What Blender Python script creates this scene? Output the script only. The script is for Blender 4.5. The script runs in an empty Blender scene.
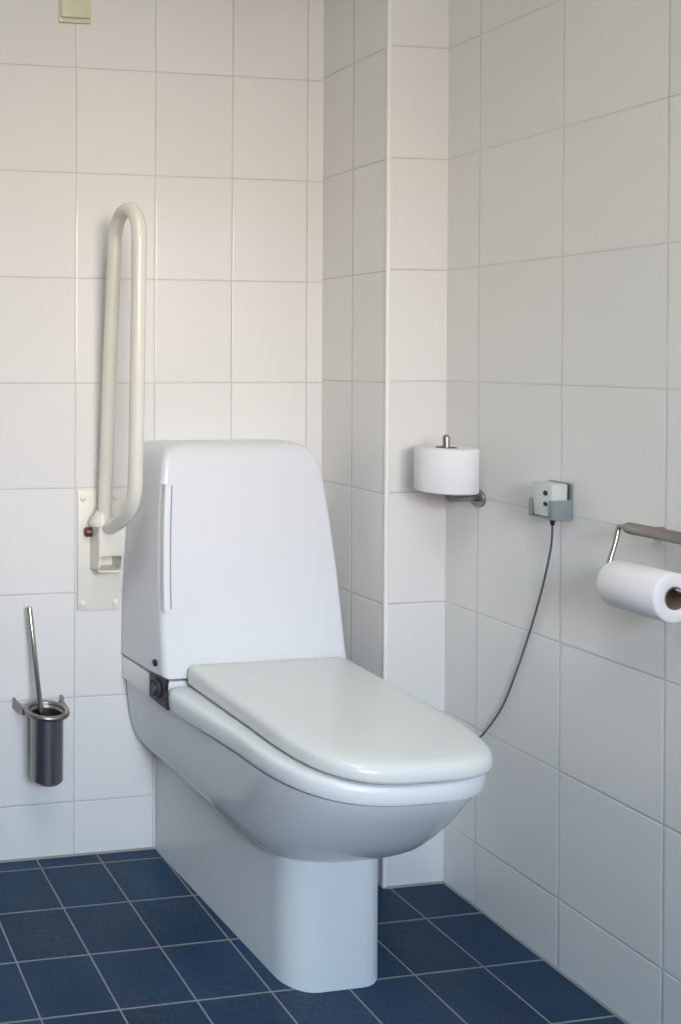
import bpy, bmesh, math
from mathutils import Vector, Matrix
PI = math.pi
scn = bpy.context.scene
COL = scn.collection

# ------------------------------------------------------------------ helpers
def obj(name, bm, mat, parent=None, angle=40, kind=None):
    bmesh.ops.recalc_face_normals(bm, faces=bm.faces)
    me = bpy.data.meshes.new(name)
    bm.to_mesh(me); bm.free()
    me.polygons.foreach_set('use_smooth', [True] * len(me.polygons))
    me.set_sharp_from_angle(angle=math.radians(angle))
    me.materials.append(mat)
    o = bpy.data.objects.new(name, me)
    COL.objects.link(o)
    if parent:
        o.parent = parent
        o.matrix_parent_inverse = Matrix.Translation(-parent.location)
    if kind:
        o['kind'] = kind
    return o

def thing(name, label, cat, loc, group=None):
    o = bpy.data.objects.new(name, None)
    COL.objects.link(o)
    o.location = loc
    o.empty_display_size = .05
    o['label'] = label; o['category'] = cat
    if group: o['group'] = group
    return o

def add_loft(bm, levels, cap0=True, cap1=True):
    rows = [[bm.verts.new(p) for p in lv] for lv in levels]
    n = len(rows[0])
    for a, b in zip(rows, rows[1:]):
        for i in range(n):
            j = (i + 1) % n
            bm.faces.new((a[i], a[j], b[j], b[i]))
    if cap0: bm.faces.new(rows[0])
    if cap1: bm.faces.new(rows[-1])
    return bm

def loft(levels, cap0=True, cap1=True):
    return add_loft(bmesh.new(), levels, cap0, cap1)

def add_box(bm, x0, x1, y0, y1, z0, z1, bev=0, seg=2):
    b = bmesh.new()
    bmesh.ops.create_cube(b, size=1)
    for v in b.verts:
        v.co = Vector(((x0 + x1) / 2 + v.co.x * (x1 - x0), (y0 + y1) / 2 + v.co.y * (y1 - y0),
                       (z0 + z1) / 2 + v.co.z * (z1 - z0)))
    if bev:
        bmesh.ops.bevel(b, geom=b.edges[:], offset=bev, segments=seg, profile=.5, affect='EDGES')
    me = bpy.data.meshes.new('tmp'); b.to_mesh(me); b.free()
    bm.from_mesh(me); bpy.data.meshes.remove(me)
    return bm

def box(*a, **k):
    return add_box(bmesh.new(), *a, **k)

def smooth_path(pts, sub=8):
    P = [Vector(p) for p in pts]
    P = [P[0] * 2 - P[1]] + P + [P[-1] * 2 - P[-2]]
    out = []
    for i in range(1, len(P) - 2):
        for s in range(sub):
            t = s / sub
            a, b, c, d = P[i - 1:i + 3]
            out.append(.5 * ((2 * b) + (c - a) * t + (2 * a - 5 * b + 4 * c - d) * t * t + (3 * b - a - 3 * c + d) * t ** 3))
    out.append(P[-2])
    return out

def add_tube(bm, pts, r, seg=20, round_ends=False):
    P = [Vector(p) for p in pts]
    rad = [r] * len(P) if not isinstance(r, (list, tuple)) else list(r)
    if round_ends:
        for end in (0, -1):
            d = (P[end] - P[1 if end == 0 else -2]).normalized()
            base, R = P[end], rad[end]
            extra = [(base + d * R * .5, R * .87), (base + d * R * .85, R * .53), (base + d * R * .99, R * .12)]
            for e in extra:
                if end == 0: P.insert(0, e[0]); rad.insert(0, e[1])
                else: P.append(e[0]); rad.append(e[1])
    T = [(P[min(i + 1, len(P) - 1)] - P[max(i - 1, 0)]).normalized() for i in range(len(P))]
    up = Vector((0, 0, 1)) if abs(T[0].z) < .9 else Vector((1, 0, 0))
    u = T[0].cross(up).normalized()
    rows = []
    for i in range(len(P)):
        u = (u - T[i] * u.dot(T[i])).normalized()
        v = T[i].cross(u)
        rows.append([P[i] + (u * math.cos(2 * PI * k / seg) + v * math.sin(2 * PI * k / seg)) * rad[i] for k in range(seg)])
    return add_loft(bm, rows)

def tube(*a, **k):
    return add_tube(bmesh.new(), *a, **k)

def add_lathe(bm, prof, c, axis='z', seg=64, closed=True):
    """profile of (radius, height) turned about an axis through c"""
    rows = []
    for r, h in prof:
        row = []
        for k in range(seg):
            a = 2 * PI * k / seg
            x, y = r * math.cos(a), r * math.sin(a)
            p = {'z': (x, y, h), 'y': (x, h, y), 'x': (h, x, y)}[axis]
            row.append(Vector(p) + Vector(c))
        rows.append(row)
    if closed: rows.append(rows[0])
    R = [[bm.verts.new(p) for p in row] for row in (rows[:-1] if closed else rows)]
    if closed: R.append(R[0])
    for a, b in zip(R, R[1:]):
        for i in range(seg):
            j = (i + 1) % seg
            bm.faces.new((a[i], a[j], b[j], b[i]))
    if not closed:
        bm.faces.new(R[0]); bm.faces.new(R[-1])
    return bm

def lathe(*a, **k):
    return add_lathe(bmesh.new(), *a, **k)

def dshape(c, yb, wb, ys, wf, yf, n=3.0, rb=.02, inset=0, nf=22, cf=None):
    """plan outline, straight back with rounded corners, tapering sides and a squarish round front"""
    yb -= inset; wb -= inset; wf -= inset; yf += inset
    rb = max(rb - inset * .3, .003)
    half = []
    for k in range(7):
        a = PI / 2 * (1 - k / 6)
        half.append((wb - rb + rb * math.cos(a), yb - rb + rb * math.sin(a)))
    for k in range(1, 8):
        t = k / 8
        half.append((wb + (wf - wb) * t, (yb - rb) + (ys - yb + rb) * t))
    for k in range(nf + 1):
        t = PI / 2 * k / nf
        half.append((wf * max(math.cos(t), 0) ** (2 / n), ys - (ys - yf) * math.sin(t) ** (2 / n)))
    half[-1] = (0, yf)
    cf = c if cf is None else cf
    cc = lambda y: c + (cf - c) * min(max(-y / .45, 0), 1)
    right = [(cc(y) + x, y) for x, y in half]
    left = [(cc(y) - x, y) for x, y in reversed(half[:-1])]
    return right + left

def rrect(x0, x1, y0, y1, r, xb0=None, xb1=None, k=7, rback=.004):
    """rounded rectangle, front (y0) corners of radius r; xb0/xb1 give the width at the back"""
    xb0 = x0 if xb0 is None else xb0; xb1 = x1 if xb1 is None else xb1
    pts = []
    for i in range(k + 1):
        a = PI + PI / 2 * i / k
        pts.append((x0 + r + r * math.cos(a), y0 + r + r * math.sin(a)))
    for i in range(k + 1):
        a = 1.5 * PI + PI / 2 * i / k
        pts.append((x1 - r + r * math.cos(a), y0 + r + r * math.sin(a)))
    for i in range(k + 1):
        a = PI / 2 * i / k
        pts.append((xb1 - rback + rback * math.cos(a), y1 - rback + rback * math.sin(a)))
    for i in range(k + 1):
        a = PI / 2 + PI / 2 * i / k
        pts.append((xb0 + rback + rback * math.cos(a), y1 - rback + rback * math.sin(a)))
    return pts

def lv(pts, z):
    return [(x, y, z(y) if callable(z) else z) for x, y in pts]

# ------------------------------------------------------------------ materials
def lin(c):
    return tuple(((v / 255) / 12.92 if v / 255 <= .04045 else ((v / 255 + .055) / 1.055) ** 2.4) for v in c) + (1,)

def mat(name, col, rough=.4, metal=0, spec=.5, coat=0, noise=0, scale=30, bump=0, bscale=200):
    m = bpy.data.materials.new(name); m.use_nodes = True
    nt = m.node_tree; b = nt.nodes['Principled BSDF']
    b.inputs['Base Color'].default_value = lin(col)
    b.inputs['Roughness'].default_value = rough
    b.inputs['Metallic'].default_value = metal
    b.inputs['Specular IOR Level'].default_value = spec
    b.inputs['Coat Weight'].default_value = coat
    b.inputs['Coat Roughness'].default_value = .08
    tc = nt.nodes.new('ShaderNodeTexCoord')
    if noise:
        n = nt.nodes.new('ShaderNodeTexNoise'); n.inputs['Scale'].default_value = scale
        n.inputs['Detail'].default_value = 4
        nt.links.new(tc.outputs['Object'], n.inputs['Vector'])
        mr = nt.nodes.new('ShaderNodeMapRange')
        mr.inputs['To Min'].default_value = 1 - noise; mr.inputs['To Max'].default_value = 1 + noise
        nt.links.new(n.outputs['Fac'], mr.inputs['Value'])
        hs = nt.nodes.new('ShaderNodeHueSaturation'); hs.inputs['Color'].default_value = lin(col)
        nt.links.new(mr.outputs['Result'], hs.inputs['Value'])
        nt.links.new(hs.outputs['Color'], b.inputs['Base Color'])
    if bump:
        n2 = nt.nodes.new('ShaderNodeTexNoise'); n2.inputs['Scale'].default_value = bscale
        nt.links.new(tc.outputs['Object'], n2.inputs['Vector'])
        bp = nt.nodes.new('ShaderNodeBump'); bp.inputs['Strength'].default_value = bump
        bp.inputs['Distance'].default_value = .001
        nt.links.new(n2.outputs['Fac'], bp.inputs['Height'])
        nt.links.new(bp.outputs['Normal'], b.inputs['Normal'])
    return m

def tile_mat(name, ua, u0, W, va, v0, H, col, gcol, g=.0010, rough=.14, tilt=.003, tone=.02, mottle=.0, mscale=20,
             spec=.5, edge=.0008, grough=.7, speckle=None):
    """square grid of glazed tiles laid in metres along two axes of the object"""
    m = bpy.data.materials.new(name); m.use_nodes = True
    nt = m.node_tree; N = nt.nodes; L = nt.links
    b = N['Principled BSDF']
    tc = N.new('ShaderNodeTexCoord'); sp = N.new('ShaderNodeSeparateXYZ')
    L.new(tc.outputs['Object'], sp.inputs[0])
    def M(op, a, c=None, d=None):
        n = N.new('ShaderNodeMath'); n.operation = op
        for i, v in enumerate((a, c, d)):
            if v is None: continue
            if isinstance(v, (int, float)): n.inputs[i].default_value = v
            else: L.new(v, n.inputs[i])
        return n.outputs[0]
    u = M('DIVIDE', M('SUBTRACT', sp.outputs[ua], u0), W)
    v = M('DIVIDE', M('SUBTRACT', sp.outputs[va], v0), H)
    iu, iv = M('FLOOR', u), M('FLOOR', v)
    fu, fv = M('SUBTRACT', u, iu), M('SUBTRACT', v, iv)
    du = M('MULTIPLY', M('MINIMUM', fu, M('SUBTRACT', 1, fu)), W)
    dv = M('MULTIPLY', M('MINIMUM', fv, M('SUBTRACT', 1, fv)), H)
    d = M('MINIMUM', du, dv)
    mr = N.new('ShaderNodeMapRange'); mr.interpolation_type = 'SMOOTHSTEP'
    mr.inputs['From Min'].default_value = g * .7; mr.inputs['From Max'].default_value = g * 1.3
    L.new(d, mr.inputs['Value']); tile = mr.outputs['Result']
    cv = N.new('ShaderNodeCombineXYZ'); L.new(iu, cv.inputs[0]); L.new(iv, cv.inputs[1])
    wn = N.new('ShaderNodeTexWhiteNoise'); L.new(cv.outputs[0], wn.inputs['Vector'])
    rs = N.new('ShaderNodeSeparateColor'); L.new(wn.outputs['Color'], rs.inputs[0])
    # colour
    val = M('ADD', 1 - tone, M('MULTIPLY', rs.outputs[0], 2 * tone))
    no = N.new('ShaderNodeTexNoise'); no.inputs['Scale'].default_value = mscale; no.inputs['Detail'].default_value = 5
    L.new(tc.outputs['Object'], no.inputs['Vector'])
    if mottle:
        val = M('MULTIPLY', val, M('ADD', 1 - mottle, M('MULTIPLY', no.outputs['Fac'], 2 * mottle)))
    hs = N.new('ShaderNodeHueSaturation'); hs.inputs['Color'].default_value = lin(col)
    L.new(val, hs.inputs['Value'])
    tcol = hs.outputs['Color']
    if speckle:
        n3 = N.new('ShaderNodeTexNoise'); n3.inputs['Scale'].default_value = 140; n3.inputs['Detail'].default_value = 6
        n3.inputs['Roughness'].default_value = .7
        L.new(tc.outputs['Object'], n3.inputs['Vector'])
        n4 = N.new('ShaderNodeTexNoise'); n4.inputs['Scale'].default_value = 5; n4.inputs['Detail'].default_value = 3
        L.new(tc.outputs['Object'], n4.inputs['Vector'])
        s = N.new('ShaderNodeMapRange'); s.inputs['From Min'].default_value = .44; s.inputs['From Max'].default_value = .75
        s.inputs['To Max'].default_value = .95
        L.new(n3.outputs['Fac'], s.inputs['Value'])
        s2 = N.new('ShaderNodeMapRange'); s2.inputs['From Min'].default_value = .4; s2.inputs['From Max'].default_value = .7
        L.new(n4.outputs['Fac'], s2.inputs['Value'])
        mx0 = N.new('ShaderNodeMix'); mx0.data_type = 'RGBA'
        L.new(M('MULTIPLY', s.outputs['Result'], s2.outputs['Result']), mx0.inputs['Factor'])
        L.new(tcol, mx0.inputs['A']); mx0.inputs['B'].default_value = lin(speckle)
        tcol = mx0.outputs['Result']
    gn = N.new('ShaderNodeTexNoise'); gn.inputs['Scale'].default_value = 9; gn.inputs['Detail'].default_value = 3
    L.new(tc.outputs['Object'], gn.inputs['Vector'])
    gh = N.new('ShaderNodeHueSaturation'); gh.inputs['Color'].default_value = lin(gcol)
    L.new(M('ADD', .72, M('MULTIPLY', gn.outputs['Fac'], .56)), gh.inputs['Value'])
    mx = N.new('ShaderNodeMix'); mx.data_type = 'RGBA'
    L.new(tile, mx.inputs['Factor']); L.new(gh.outputs['Color'], mx.inputs['A']); L.new(tcol, mx.inputs['B'])
    L.new(mx.outputs['Result'], b.inputs['Base Color'])
    L.new(M('ADD', M('MULTIPLY', tile, rough - grough), grough), b.inputs['Roughness'])
    L.new(M('MULTIPLY', tile, spec), b.inputs['Specular IOR Level'])
    # relief: grout groove, soft tile edge, each tile set at a slightly different tilt
    e = N.new('ShaderNodeMapRange'); e.interpolation_type = 'SMOOTHSTEP'
    e.inputs['From Min'].default_value = g * .6; e.inputs['From Max'].default_value = g + .003
    e.inputs['To Max'].default_value = edge
    L.new(d, e.inputs['Value'])
    t1 = M('MULTIPLY', M('MULTIPLY', M('SUBTRACT', rs.outputs[1], .5), M('SUBTRACT', fu, .5)), tilt * 2 * W)
    t2 = M('MULTIPLY', M('MULTIPLY', M('SUBTRACT', rs.outputs[2], .5), M('SUBTRACT', fv, .5)), tilt * 2 * H)
    wv = N.new('ShaderNodeTexNoise'); wv.inputs['Scale'].default_value = 14
    L.new(tc.outputs['Object'], wv.inputs['Vector'])
    h = M('ADD', M('ADD', e.outputs['Result'], M('MULTIPLY', M('ADD', t1, t2), tile)), M('MULTIPLY', wv.outputs['Fac'], .00025))
    bp = N.new('ShaderNodeBump'); bp.inputs['Strength'].default_value = 1; bp.inputs['Distance'].default_value = 1
    L.new(h, bp.inputs['Height']); L.new(bp.outputs['Normal'], b.inputs['Normal'])
    return m

WT, WG = (230, 229, 226), (196, 193, 188)
TB = tile_mat('white_tile_back', 0, -.7922, .2, 2, .1285, .25, WT, WG)
TR = tile_mat('white_tile_right', 1, -.3185, .2, 2, .1385, .25, WT, (207, 206, 204), edge=.0006)
TPF = tile_mat('white_tile_pillar_face', 0, -.175, .2, 2, .1385, .25, WT, WG)
TPS = tile_mat('white_tile_pillar_side', 1, -.112, .2, 2, .135, .25, WT, WG)
FLOOR = tile_mat('blue_floor_tile', 0, -.8852, .15, 1, -.1891, .15, (31, 56, 82), (146, 143, 146), g=.0017, rough=.48,
                 tilt=.002, tone=.14, mottle=.45, mscale=7, spec=.3, edge=.0006, speckle=(86, 94, 96))
PAINT = mat('white_ceiling_paint', (226, 222, 212), .9, noise=.01)
WALLP = mat('plain_wall_paint', (205, 205, 205), .9, noise=.02)
SEAL = mat('grey_sealant', (148, 142, 138), .7, noise=.25, scale=25)
TRIM = mat('white_plastic_trim', (238, 238, 232), .3)
CERAMIC = mat('white_glazed_ceramic', (222, 224, 225), .1, spec=.55, noise=.006, scale=6)
PLASTIC = mat('white_tank_plastic', (223, 225, 228), .28, noise=.006, scale=8)
LIDM = mat('off_white_lid_plastic', (222, 223, 220), .2, noise=.01, scale=10)
SEATM = mat('white_seat_plastic', (228, 230, 231), .2, noise=.006, scale=8)
SHROUD = mat('white_pedestal_plastic', (221, 224, 224), .32, noise=.008, scale=8)
BLACK = mat('black_plastic', (28, 28, 31), .4, noise=.1)
DARK = mat('dark_grey_plastic', (62, 63, 68), .45, noise=.05)
CREAM = mat('cream_coated_steel', (232, 230, 218), .3, noise=.015, scale=15)
CREAMT = mat('cream_coated_tube', (229, 226, 214), .22, noise=.01, scale=15)
YCREAM = mat('yellowed_cream_plastic', (218, 214, 184), .4, noise=.02)
STEEL = mat('brushed_steel', (158, 153, 148), .36, 1, noise=.06, scale=60)
CHROME = mat('polished_steel', (188, 184, 178), .14, 1, noise=.02)
RUST = mat('rust_brown_bolt', (104, 74, 66), .45, .5, noise=.12, scale=120)
PAPER = mat('toilet_paper', (238, 236, 238), .95, spec=.1, noise=.012, scale=120, bump=.55, bscale=420)
CARD = mat('grey_brown_cardboard', (132, 114, 100), .9, spec=.1, noise=.06, scale=80)
GREYP = mat('blue_grey_plastic', (134, 146, 150), .5, noise=.02)
GAP_SHADE = mat('mid_grey_gap_shade', (128, 134, 146), .6)  # flat grey standing in for shade in the push bar's gap
LGREY = mat('pale_grey_plastic', (205, 210, 206), .4, noise=.02)
CORD = mat('grey_cord', (92, 98, 106), .55, noise=.05)
BRISTLE = mat('white_bristle', (220, 220, 215), .8, bump=.8, bscale=500)
FRAME = mat('white_window_frame', (235, 235, 230), .4)

# ------------------------------------------------------------------ the room
XL, YF, ZC = -3.0, -3.1, 2.6
PX, PY = -.15, -.2295          # boxed-in pillar in the right-hand corner
st = dict(kind='structure', angle=30)
obj('floor', box(XL - .1, .1, YF - .1, .1, -.1, 0), FLOOR, **st)
obj('ceiling', box(XL - .1, .1, YF - .1, .1, ZC, ZC + .1), PAINT, **st)
obj('wall_back', box(XL - .1, .1, 0, .1, 0, ZC), TB, **st)
obj('wall_right', box(0, .1, YF - .1, 0, 0, ZC), TR, **st)
obj('wall_left', box(XL - .1, XL, YF, 0, 0, ZC), WALLP, **st)
# pillar: front face and side face are tiled to different grids
bm = bmesh.new()
add_box(bm, PX, 0, PY, 0, 0, ZC)
pil = obj('wall_pillar', bm, TPF, **st)
pil.data.materials.append(TPS)
for p in pil.data.polygons:
    p.material_index = 1 if abs(p.normal.x) > .5 else 0
bm = bmesh.new()
add_tube(bm, [(PX + .003, PY + .003, .0), (PX + .003, PY + .003, ZC)], .0052, 16)
obj('trim_1', bm, TRIM, **st)
bm = bmesh.new()
for a, b in (((XL, 0), (PX, 0)), ((PX, 0), (PX, PY)), ((PX, PY), (0, PY)), ((0, PY), (0, YF))):
    add_tube(bm, [(a[0], a[1], 0), (b[0], b[1], 0)], .0038, 12)
obj('trim_2', bm, SEAL, **st)
# window in the wall behind the camera
WX0, WX1, WZ0, WZ1 = -1.8, -.7, 1.05, 2.1
bm = bmesh.new()
add_box(bm, XL, WX0, YF - .1, YF, 0, ZC); add_box(bm, WX1, 0, YF - .1, YF, 0, ZC)
add_box(bm, WX0, WX1, YF - .1, YF, 0, WZ0); add_box(bm, WX0, WX1, YF - .1, YF, WZ1, ZC)
obj('wall_front', bm, WALLP, **st)
bm = bmesh.new()
f = .05
for a in ((WX0, WX0 + f, WZ0, WZ1), (WX1 - f, WX1, WZ0, WZ1), (WX0, WX1, WZ0, WZ0 + f), (WX0, WX1, WZ1 - f, WZ1),
          ((WX0 + WX1) / 2 - .03, (WX0 + WX1) / 2 + .03, WZ0, WZ1)):
    add_box(bm, a[0], a[1], YF - .075, YF - .02, a[2], a[3], bev=.003)
win = obj('window_1', bm, FRAME, **st)

# ------------------------------------------------------------------ toilet
CX = -.443
T = thing('toilet', 'large white shower toilet with closed lid and tall cistern against the tiled wall', 'toilet', (CX, -.3, 0))

seam = lambda y: .421 + .028 * (-y)
# pedestal shroud
levels = []
for z, i in ((0, 0), (.262, 0)):
    pts = rrect(-.556 + i, -.348 - i, -.505, -.002, .058, xb0=-.587, xb1=-.335)
    levels.append(lv(pts, z))
obj('pedestal', loft(levels), SHROUD, T)
# bowl
B = [  # z, back half width, y where front curve starts, half width there, front y
    (.2405, .128, -.36, .118, -.475), (.2425, .146, -.37, .136, -.497), (.249, .163, -.38, .151, -.517), (.262, .181, -.39, .160, -.540),
    (.285, .199, -.40, .167, -.572), (.315, .210, -.41, .1735, -.602), (.350, .217, -.43, .180, -.632),
    (.385, .221, -.44, .186, -.659), (.41, .223, -.45, .190, -.677), (None, .2235, -.45, .191, -.682)]
levels = []
for k, (z, wb, ys, wf, yf) in enumerate(B):
    pts = dshape(CX, -.002, wb, ys, wf + .009, yf, 2.7, rb=.012, cf=CX + .009)
    if z is None: levels.append(lv(pts, lambda y: seam(y) - .003))
    else:
        t = (z - .24) / .18
        levels.append(lv(pts, lambda y, z=z, t=t: z + t * .024 * (-y)))
pts = dshape(CX, -.002, .2235, -.45, .200, -.682, 2.7, rb=.012, inset=.012, cf=CX + .009)
levels.append(lv(pts, lambda y: seam(y) - .0025))
levels.append(lv(pts, lambda y: seam(y) + .012))
obj('bowl', loft(levels), CERAMIC, T, angle=50)
# band between bowl and cistern
levels = []
for z, i in ((.001, .006), (.003, .0), (.048, 0), (.052, .003), (.0545, .014)):
    pts = rrect(CX - .2235 + i, CX + .2235 - i, -.20, -.002, .02, xb0=CX - .2315 + i, xb1=CX + .2315 - i)
    levels.append(lv(pts, lambda y, z=z: seam(y) + z))
obj('base_band', loft(levels), SEATM, T)
# cistern cover
TK = [(.478, .2215), (.53, .2205), (.62, .219), (.70, .2155), (.78, .2095), (.85, .2030), (.90, .1975), (.935, .1925)]
levels = []
yfr = lambda z: -.203 + (z - .5) * .155
rx = lambda z: .004 + .006 * min(max((z - .62) / .25, 0), 1)
levels.append(lv(rrect(CX - .215, CX + .22, yfr(.478) + .007, -.002, .014, xb0=CX - .227, xb1=CX + .23), lambda y: .478 + .04 * (-y)))
for z, hw in [(.481, .2215)] + TK[1:]:
    levels.append(lv(rrect(CX - hw, CX + hw + rx(z), yfr(z), -.002, .015, xb0=CX - hw - .012, xb1=CX + hw + .016),
                     lambda y, z=z: z + (.05 * (-y) * .8 if z < .5 else 0)))
for a in range(1, 8):
    t = PI / 2 * a / 7
    z = .935 + .055 * math.sin(t); i = .036 * (1 - math.cos(t))
    i2 = .03 * (1 - math.cos(t))
    hw = .1925 - (z - .935) * .12 - i
    levels.append(lv(rrect(CX - hw, CX + hw + rx(z), yfr(z) + i2, -.002 - i * .2, .015 + i * .3, xb0=CX - hw - .012, xb1=CX + hw + .016), z))
tank = obj('cistern', loft(levels), PLASTIC, T, angle=50)
# upright push bar on the cistern's left front corner
def edge_x(z):
    for (za, a), (zb, b) in zip(TK, TK[1:]):
        if za <= z <= zb: return CX - (a + (b - a) * (z - za) / (zb - za))
rows = []
for z in (.634, .70, .78, .85, .905):
    x, y = edge_x(z) + .002, yfr(z)
    rows.append([(x, y + .026, z), (x, y - .011, z), (x + .002, y - .013, z), (x + .014, y - .013, z), (x + .014, y + .01, z), (x + .014, y + .026, z)])
obj('push_bar', loft(rows), SEATM, T, angle=25)
x = edge_x(.77)
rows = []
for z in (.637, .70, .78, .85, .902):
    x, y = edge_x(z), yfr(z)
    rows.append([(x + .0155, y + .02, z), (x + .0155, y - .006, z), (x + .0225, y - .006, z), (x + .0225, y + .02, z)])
obj('bar_gap_shade', loft(rows), GAP_SHADE, T, angle=25)  # grey strip painting the shadow line along the bar's right side
# seat
levels = []
for z, i in ((.002, .014), (.002, .002), (.005, 0), (.017, 0), (.026, .002), (.032, .006), (.0355, .012), (.037, .024)):
    pts = dshape(CX, -.205, .227, -.45, .2035, -.694, 2.9, rb=.03, inset=i, cf=CX + .0085)
    t = z / .037
    levels.append(lv(pts, lambda y, z=z, t=t: (seam(y) + z) * (1 - t) + t * .4755))
obj('seat', loft(levels), SEATM, T, angle=50)
# lid
levels = []
zt = lambda y, d: .505 + d + .012 * (y + .7) / .5
for z, i in ((.486, .026), (.482, .014), (.4815, .003), (.483, .0005), (.488, 0)):
    levels.append(lv(dshape(CX + .0135, -.207, .1915, -.45, .1865, -.699, 3.3, rb=.018, inset=i, cf=CX + .021), z))
for d, i in ((-.012, 0), (-.006, .0008), (-.001, .003), (.003, .007), (.006, .0125), (.0082, .022), (.010, .045), (.0118, .09), (.0125, .14)):
    levels.append(lv(dshape(CX + .0135, -.207, .1915, -.45, .1865, -.699, 3.3, rb=.018, inset=i, cf=CX + .021), lambda y, d=d: zt(y, d)))
obj('lid', loft(levels), LIDM, T, angle=60)
# control dial on the left side
def side_panel(x, pts, th, bev=0):
    return loft([[(x, y, z) for y, z in pts], [(x - th, y, z) for y, z in pts]])
X0 = CX - .2245
panel = obj('dial_panel', side_panel(X0 + .004, [(-.148, .487), (-.148, .432), (-.232, .433), (-.222, .47), (-.228, .497), (-.195, .492)], .008), BLACK, T, angle=20)
bm = lathe([(.001, 0), (.0215, 0), (.0215, -.006), (.018, -.0075), (.0165, -.0045), (.013, -.0045), (.012, -.009), (.001, -.0095)],
           (X0 - .0035, -.184, .463), 'x', 40, closed=False)
obj('dial', bm, DARK, panel)
bm = lathe([(.001, .006), (.0078, .004), (.0078, -.004), (.0062, -.0058), (.001, -.0064)], (X0 + .003, -.166, .512), 'x', 28, closed=False)
obj('side_button', bm, BLACK, T)

# ------------------------------------------------------------------ fold-up grab rail
GX = -.735
G = thing('grab_rail', 'cream fold-up grab rail raised upright against the back wall left of the cistern', 'grab rail', (GX, -.01, .73))
wp = obj('wall_plate', box(-.787, -.681, -.006, -.0005, .587, .874, bev=.002), CREAM, G)
for x in (-.775, -.693):
    for z in (.603, .855):
        bm = lathe([(.001, 0), (.0078, 0), (.0078, -.003), (.005, -.0055), (.001, -.006)], (x, -.0055, z), 'y', 24, closed=False)
        obj('screw', bm, CREAM, wp)
bm = bmesh.new()
bx0, bx1 = -.757, -.697
# two cheeks with a slanted foot, a front bridge and a bottom lip
for xa, xb in ((bx0, bx0 + .005), (bx1 - .005, bx1)):
    prof = [(-.005, .813), (-.06, .805), (-.064, .72), (-.058, .700), (-.030, .690), (-.005, .690)]
    add_loft(bm, [[(xa, y, z) for y, z in prof], [(xb, y, z) for y, z in prof]])
add_box(bm, bx0 + .002, bx1 - .002, -.064, -.059, .728, .800, bev=.001)
add_box(bm, bx0 + .002, bx1 - .002, -.062, -.005, .690, .6945, bev=.001)
obj('bracket', bm, CREAM, G, angle=20)
bm = lathe([(.001, .004), (.0115, .003), (.0115, -.012), (.009, -.016), (.001, -.0165)], (bx0, -.014, .776), 'x', 28, closed=False)
obj('pivot_bolt', bm, RUST, G)
# collar at the foot of the back tube
bm = bmesh.new()
rows = []
for z, s, k in ((.796, .031, .0), (.804, .0315, .0), (.810, .027, .0), (.822, .0195, .0), (.83, .0165, .0)):
    rows.append([(GX - .004 + s * math.cos(a), -.040 + s * .95 * math.sin(a), z) for a in [2 * PI * i / 28 for i in range(28)]])
add_loft(bm, rows)
obj('collar', bm, CREAMT, G, angle=45)
pts = [(GX, -.042, .80), (GX, -.045, .88), (GX, -.058, 1.05), (GX, -.075, 1.25)]
pts = smooth_path(pts + [(GX, -.094, 1.44)], 6)
cy, cz, r = -.159, 1.447, .066
for k in range(1, 16):
    a = PI * k / 16
    pts.append(Vector((GX, cy + r * math.cos(a), cz + r * 1.06 * math.sin(a))))
pts += smooth_path([(GX, -.2245, 1.44), (GX, -.221, 1.25), (GX, -.215, 1.05), (GX, -.211, .935), (GX, -.202, .888), (GX, -.177, .853), (GX, -.132, .823), (GX, -.075, .797)], 6)
obj('rail_tube', tube(pts, .0158, 22, round_ends=True), CREAMT, G)

# ------------------------------------------------------------------ toilet brush and its holder
bxx, byy = -.884, -.070
H = thing('toilet_brush_holder', 'brushed steel cup in a ring bracket on the back wall below the grab rail', 'brush holder', (bxx, byy, .22))
R = .0375
prof = [(.001, .220), (R - .006, .220), (R, .226), (R, .372), (R + .006, .379), (R + .004, .380), (R - .002, .373), (R - .002, .229), (.001, .226)]
obj('cup', lathe(prof, (bxx, byy, 0), 'z', 64, closed=False), STEEL, H, angle=30)
bm = bmesh.new()
prof = []
for k in range(14):
    a = 2 * PI * k / 14
    prof.append((.0462 + .0062 * math.cos(a), .380 + .0062 * math.sin(a)))
add_lathe(bm, prof, (bxx, byy, 0), 'z', 64, closed=True)
obj('ring', bm, STEEL, H)
for s in (-1, 1):
    bm = bmesh.new()
    xa = bxx + s * .054
    rows = []
    for yy, hz in ((.0003, .012), (-.005, .012), (-.014, .0095), (-.03, .008), (-.058, .0065)):
        xx = bxx + s * (.058 if yy > -.02 else .0515)
        rows.append([(xx - .0036, yy, .375 - hz), (xx + .0036, yy, .375 - hz), (xx + .0036, yy, .375 + hz), (xx - .0036, yy, .375 + hz)])
    add_loft(bm, rows)
    obj('bracket_arm', bm, STEEL, H, angle=25)
K = thing('toilet_brush', 'slim steel brush handle leaning out of the wall-mounted steel cup', 'toilet brush', (bxx, byy, .24))
p0, p1 = Vector((-.915, -.034, .609)), Vector((-.8915, -.074, .31))
d = (p0 - p1).normalized()
obj('handle', tube([p0, p0 - d * .002, p1], [.0058, .0064, .0060], 18), CHROME, K)
obj('brush_head', tube([p1 + d * .004, p1 - d * .004, (bxx, byy - .002, .29), (bxx, byy, .24), (bxx, byy, .2265)], [.008, .022, .030, .030, .02], 24), BRISTLE, K)

# ------------------------------------------------------------------ yellowed cover high on the wall
S = thing('plastic_cover', 'small yellowed cream plastic cover box high on the back wall, cut by the top edge', 'wall box', (-.797, 0, 2.02))
obj('back_plate', box(-.838, -.758, -.006, .0003, 1.982, 2.062, bev=.003), YCREAM, S)
obj('front_cover', box(-.835, -.761, -.014, -.006, 1.992, 2.059, bev=.004), YCREAM, S)

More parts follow.
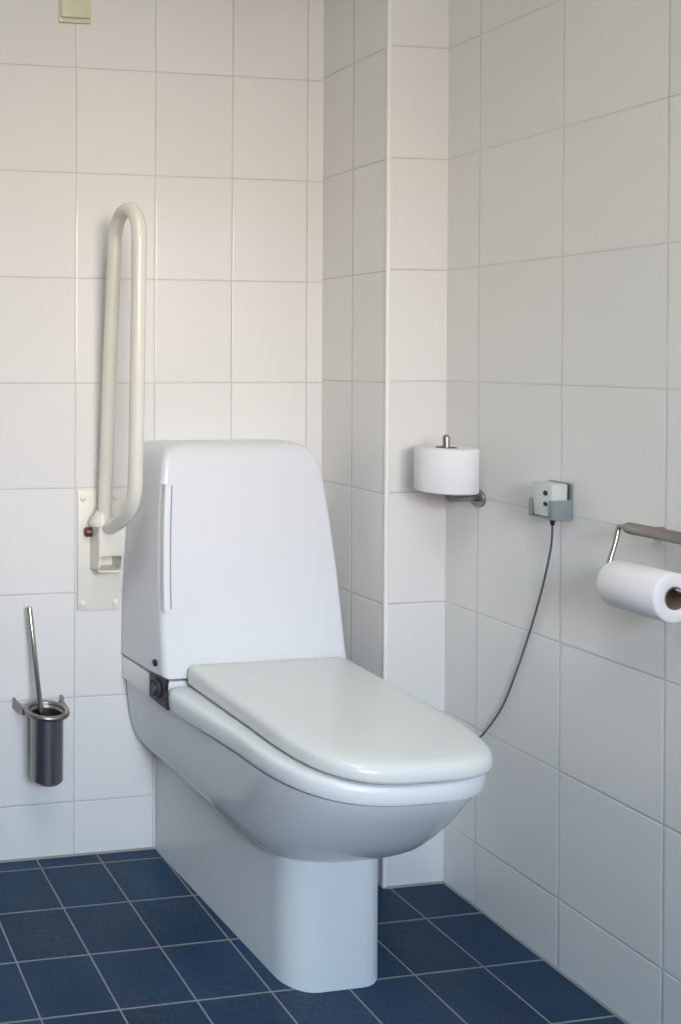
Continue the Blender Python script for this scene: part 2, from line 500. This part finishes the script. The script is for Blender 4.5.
# ------------------------------------------------------------------ spare roll on its upright post
sx, sy = -.080, -.322
Q = thing('spare_roll_holder', 'steel upright roll holder on a round rosette at the pillar corner', 'roll holder', (0, sy, .888))
bm = lathe([(.001, 0), (.0195, 0), (.0195, -.004), (.0185, -.006), (.001, -.0062)], (-.0005, sy, .888), 'x', 40, closed=False)
obj('rosette', bm, STEEL, Q)
pts = [(-.004, sy, .888), (-.03, sy, .888), (sx + .014, sy, .888)]
for k in range(1, 8):
    a = PI / 2 * k / 8
    pts.append((sx + .014 - .014 * math.sin(a), sy, .902 - .014 * math.cos(a)))
pts += [(sx, sy, .902), (sx, sy, .96), (sx, sy, 1.020)]
obj('post', tube(pts, .0068, 20, round_ends=True), STEEL, Q)
def roll(name, label, c, axis, rad, core, h0, h1, group=None):
    t = thing(name, label, 'toilet roll', c, group)
    e = .003
    prof = [(core, h0 + .001), (core, h1 - .001), (core + .002, h1), (rad - e, h1), (rad - .0008, h1 - .0012), (rad, h1 - e), (rad, h0 + e), (rad - .0008, h0 + .0012), (rad - e, h0), (core + .002, h0)]
    obj('paper', lathe(prof, c, axis, 96), PAPER, t, angle=50)
    prof = [(core - .0015, h0 - .0003), (core - .0001, h0 - .0003), (core - .0001, h1 + .0003), (core - .0015, h1 + .0003)]
    obj('cardboard_core', lathe(prof, c, axis, 64), CARD, t)
    return t
r1 = roll('toilet_roll', 'full white spare toilet roll standing upright on the post by the pillar', (sx, sy, 0.951), 'z', .0595, .0205, -.046, .048)
# ------------------------------------------------------------------ wire holder with the roll in use
hy0, hy1 = -.686, -.812
tz, tx = .8135, -.062
W = thing('toilet_roll_holder', 'steel bar holder with hanging wire on the right wall, cut by the right edge', 'roll holder', (-.015, -.75, .9))
bar = obj('bar', tube([(-.034, hy0, .8945), (-.034, -.75, .8945), (-.034, hy1, .8945)], .0105, 24, round_ends=True), STEEL, W)
for y in (-.715, -.79):
    obj('mount', tube([(-.0005, y, .8945), (-.028, y, .8945)], .007, 18), STEEL, W)
wy = (hy0 + .012, hy1 - .012)
pts = [(-.034, hy0 - .004, .896), (-.034, hy0 + .004, .897), (-.035, wy[0] + .001, .895), (-.037, wy[0] + .006, .892), (-.043, wy[0] + .006, .868), (-.058, wy[0] + .005, tz + .012), (-.061, wy[0] - .002, tz + .002),
       (tx, wy[0] - .012, tz), (tx, -.75, tz), (tx, wy[1] + .012, tz), (-.061, wy[1] + .002, tz + .002), (-.058, wy[1] - .001, tz + .012), (-.043, wy[1] - .001, .868), (-.037, wy[1] - .001, .892), (-.035, wy[1] + .003, .895), (-.034, hy1 - .004, .897), (-.034, hy1 + .004, .896)]
obj('wire', tube(smooth_path(pts, 5), 0.004, 14), CHROME, W)
r2 = roll('toilet_roll', 'part-used white toilet roll hanging on the steel wire holder, near end showing its core', (tx, -.737, tz - .0134), 'y', .0412, .0192, -.05, .05)

# ------------------------------------------------------------------ grey wall pocket, control box and cord
PK = thing('box_holder', 'blue-grey open plastic pocket on the right wall holding a small control box', 'wall holder', (0, -.52, .883))
bm = bmesh.new()
add_box(bm, -.004, -.0005, -.546, -.495, .884, .952, bev=.001)          # back
add_box(bm, -.046, -.002, -.5475, -.5435, .884, .920, bev=.001)         # near cheek
add_box(bm, -.046, -.002, -.4975, -.4940, .884, .918, bev=.001)         # far cheek
add_box(bm, -.046, -.002, -.5475, -.494, .8825, .886, bev=.001)         # bottom
add_box(bm, -.0475, -.0445, -.5475, -.539, .8825, .920, bev=.001)       # turned-in lips
add_box(bm, -.0475, -.0445, -.5005, -.494, .8825, .915, bev=.001)
obj('pocket', bm, GREYP, PK, angle=25)
CB = thing('control_box', 'pale grey control box with black button and cord, sitting in the blue-grey pocket', 'control box', (-.025, -.52, .887))
obj('casing', box(-.0435, -.009, -.5425, -.4985, .8865, .9505, bev=.003), LGREY, CB)
obj('casing_back', box(-.009, -.0045, -.5425, -.4985, .8865, .9490, bev=.001), DARK, CB)
for z, r_ in ((.932, .0048), (.911, .0042)):
    bm = lathe([(.0005, .001), (r_, .001), (r_, -.001), (r_ * .8, -.0016), (.0005, -.0016)], (-.0435, -.528, z), 'x', 24, closed=False)
    obj('button', bm, BLACK, CB)
pts = [(-.030, -.530, .885), (-.030, -.530, .868), (-.022, -.520, .83), (-.012, -.498, .767), (-.008, -.474, .690), (-.006, -.448, .613), (-.006, -.428, .555),
       (-.006, -.395, .470), (-.008, -.358, .405), (-.014, -.332, .369), (-.05, -.29, .325), (-.12, -.25, .31), (-.20, -.235, .33), (-.232, -.23, .345)]
cord = obj('cord', tube(smooth_path(pts, 8), .0018, 10), CORD, CB)
obj('strain_relief', tube([(-.030, -.530, .886), (-.030, -.530, .874), (-.0295, -.5295, .870)], [.0046, .004, .003], 14), BLACK, CB)

# ------------------------------------------------------------------ light
def area(name, loc, target, sx_, sy_, energy, col):
    l = bpy.data.lights.new(name, 'AREA'); l.shape = 'RECTANGLE'; l.size = sx_; l.size_y = sy_
    l.energy = energy; l.color = col
    o = bpy.data.objects.new(name, l); COL.objects.link(o)
    o.location = loc
    o.rotation_euler = (Vector(target) - Vector(loc)).to_track_quat('-Z', 'Y').to_euler()
    return o
wc = ((WX0 + WX1) / 2, YF - .12, (WZ0 + WZ1) / 2)
sun = area('daylight', wc, (-.60, 0, .92), 1.1, 1.0, 7.9, (1.20, 1.0, .89))
sun.data.spread = math.radians(61)
area('sky_light', (-1.3, YF - 1.6, 3.1), (-.8, -.6, .3), 2.6, 1.8, 400, (.25, .66, 1.11))
area('ceiling_fill', (-1.2, -1.6, ZC - .02), (-1.2, -1.6, 0), .8, .8, 17.5, (.94, .97, .86))  # unseen overhead fill with no fixture, added to lift the upper walls
w = bpy.data.worlds.new('World'); scn.world = w; w.use_nodes = True
bg = w.node_tree.nodes['Background']
bg.inputs['Color'].default_value = (.75, .87, 1, 1); bg.inputs['Strength'].default_value = .1

# ------------------------------------------------------------------ camera
f_, yaw, rl, pt, ppx, ppy = 883.05577, .15456, -.00244, -.00659, -105.61648, 361.56444
c, s = math.cos(yaw), math.sin(yaw)
r0, f0, u0 = Vector((c, -s, 0)), Vector((s, c, 0)), Vector((0, 0, 1))
fw = f0 * math.cos(pt) + u0 * math.sin(pt); u1 = -f0 * math.sin(pt) + u0 * math.cos(pt)
Xa = r0 * math.cos(rl) - u1 * math.sin(rl); Ya = r0 * math.sin(rl) + u1 * math.cos(rl)
cam = bpy.data.cameras.new('camera'); co = bpy.data.objects.new('camera', cam); COL.objects.link(co)
mw = Matrix((Xa, Ya, -fw)).transposed().to_4x4()
mw.translation = Vector((-1.54202, -2.01082, 1.19283))
co.matrix_world = mw
cam.sensor_fit = 'HORIZONTAL'; cam.sensor_width = 36
cam.lens = f_ * 36 / 681
cam.shift_x = (340.5 - ppx) / 681; cam.shift_y = (ppy - 512) / 681
cam.clip_start = .02
scn.camera = co
vs = scn.view_settings
vs.view_transform = 'Standard'; vs.look = 'None'; vs.gamma = 1; vs.use_curve_mapping = False
vs.exposure = 0
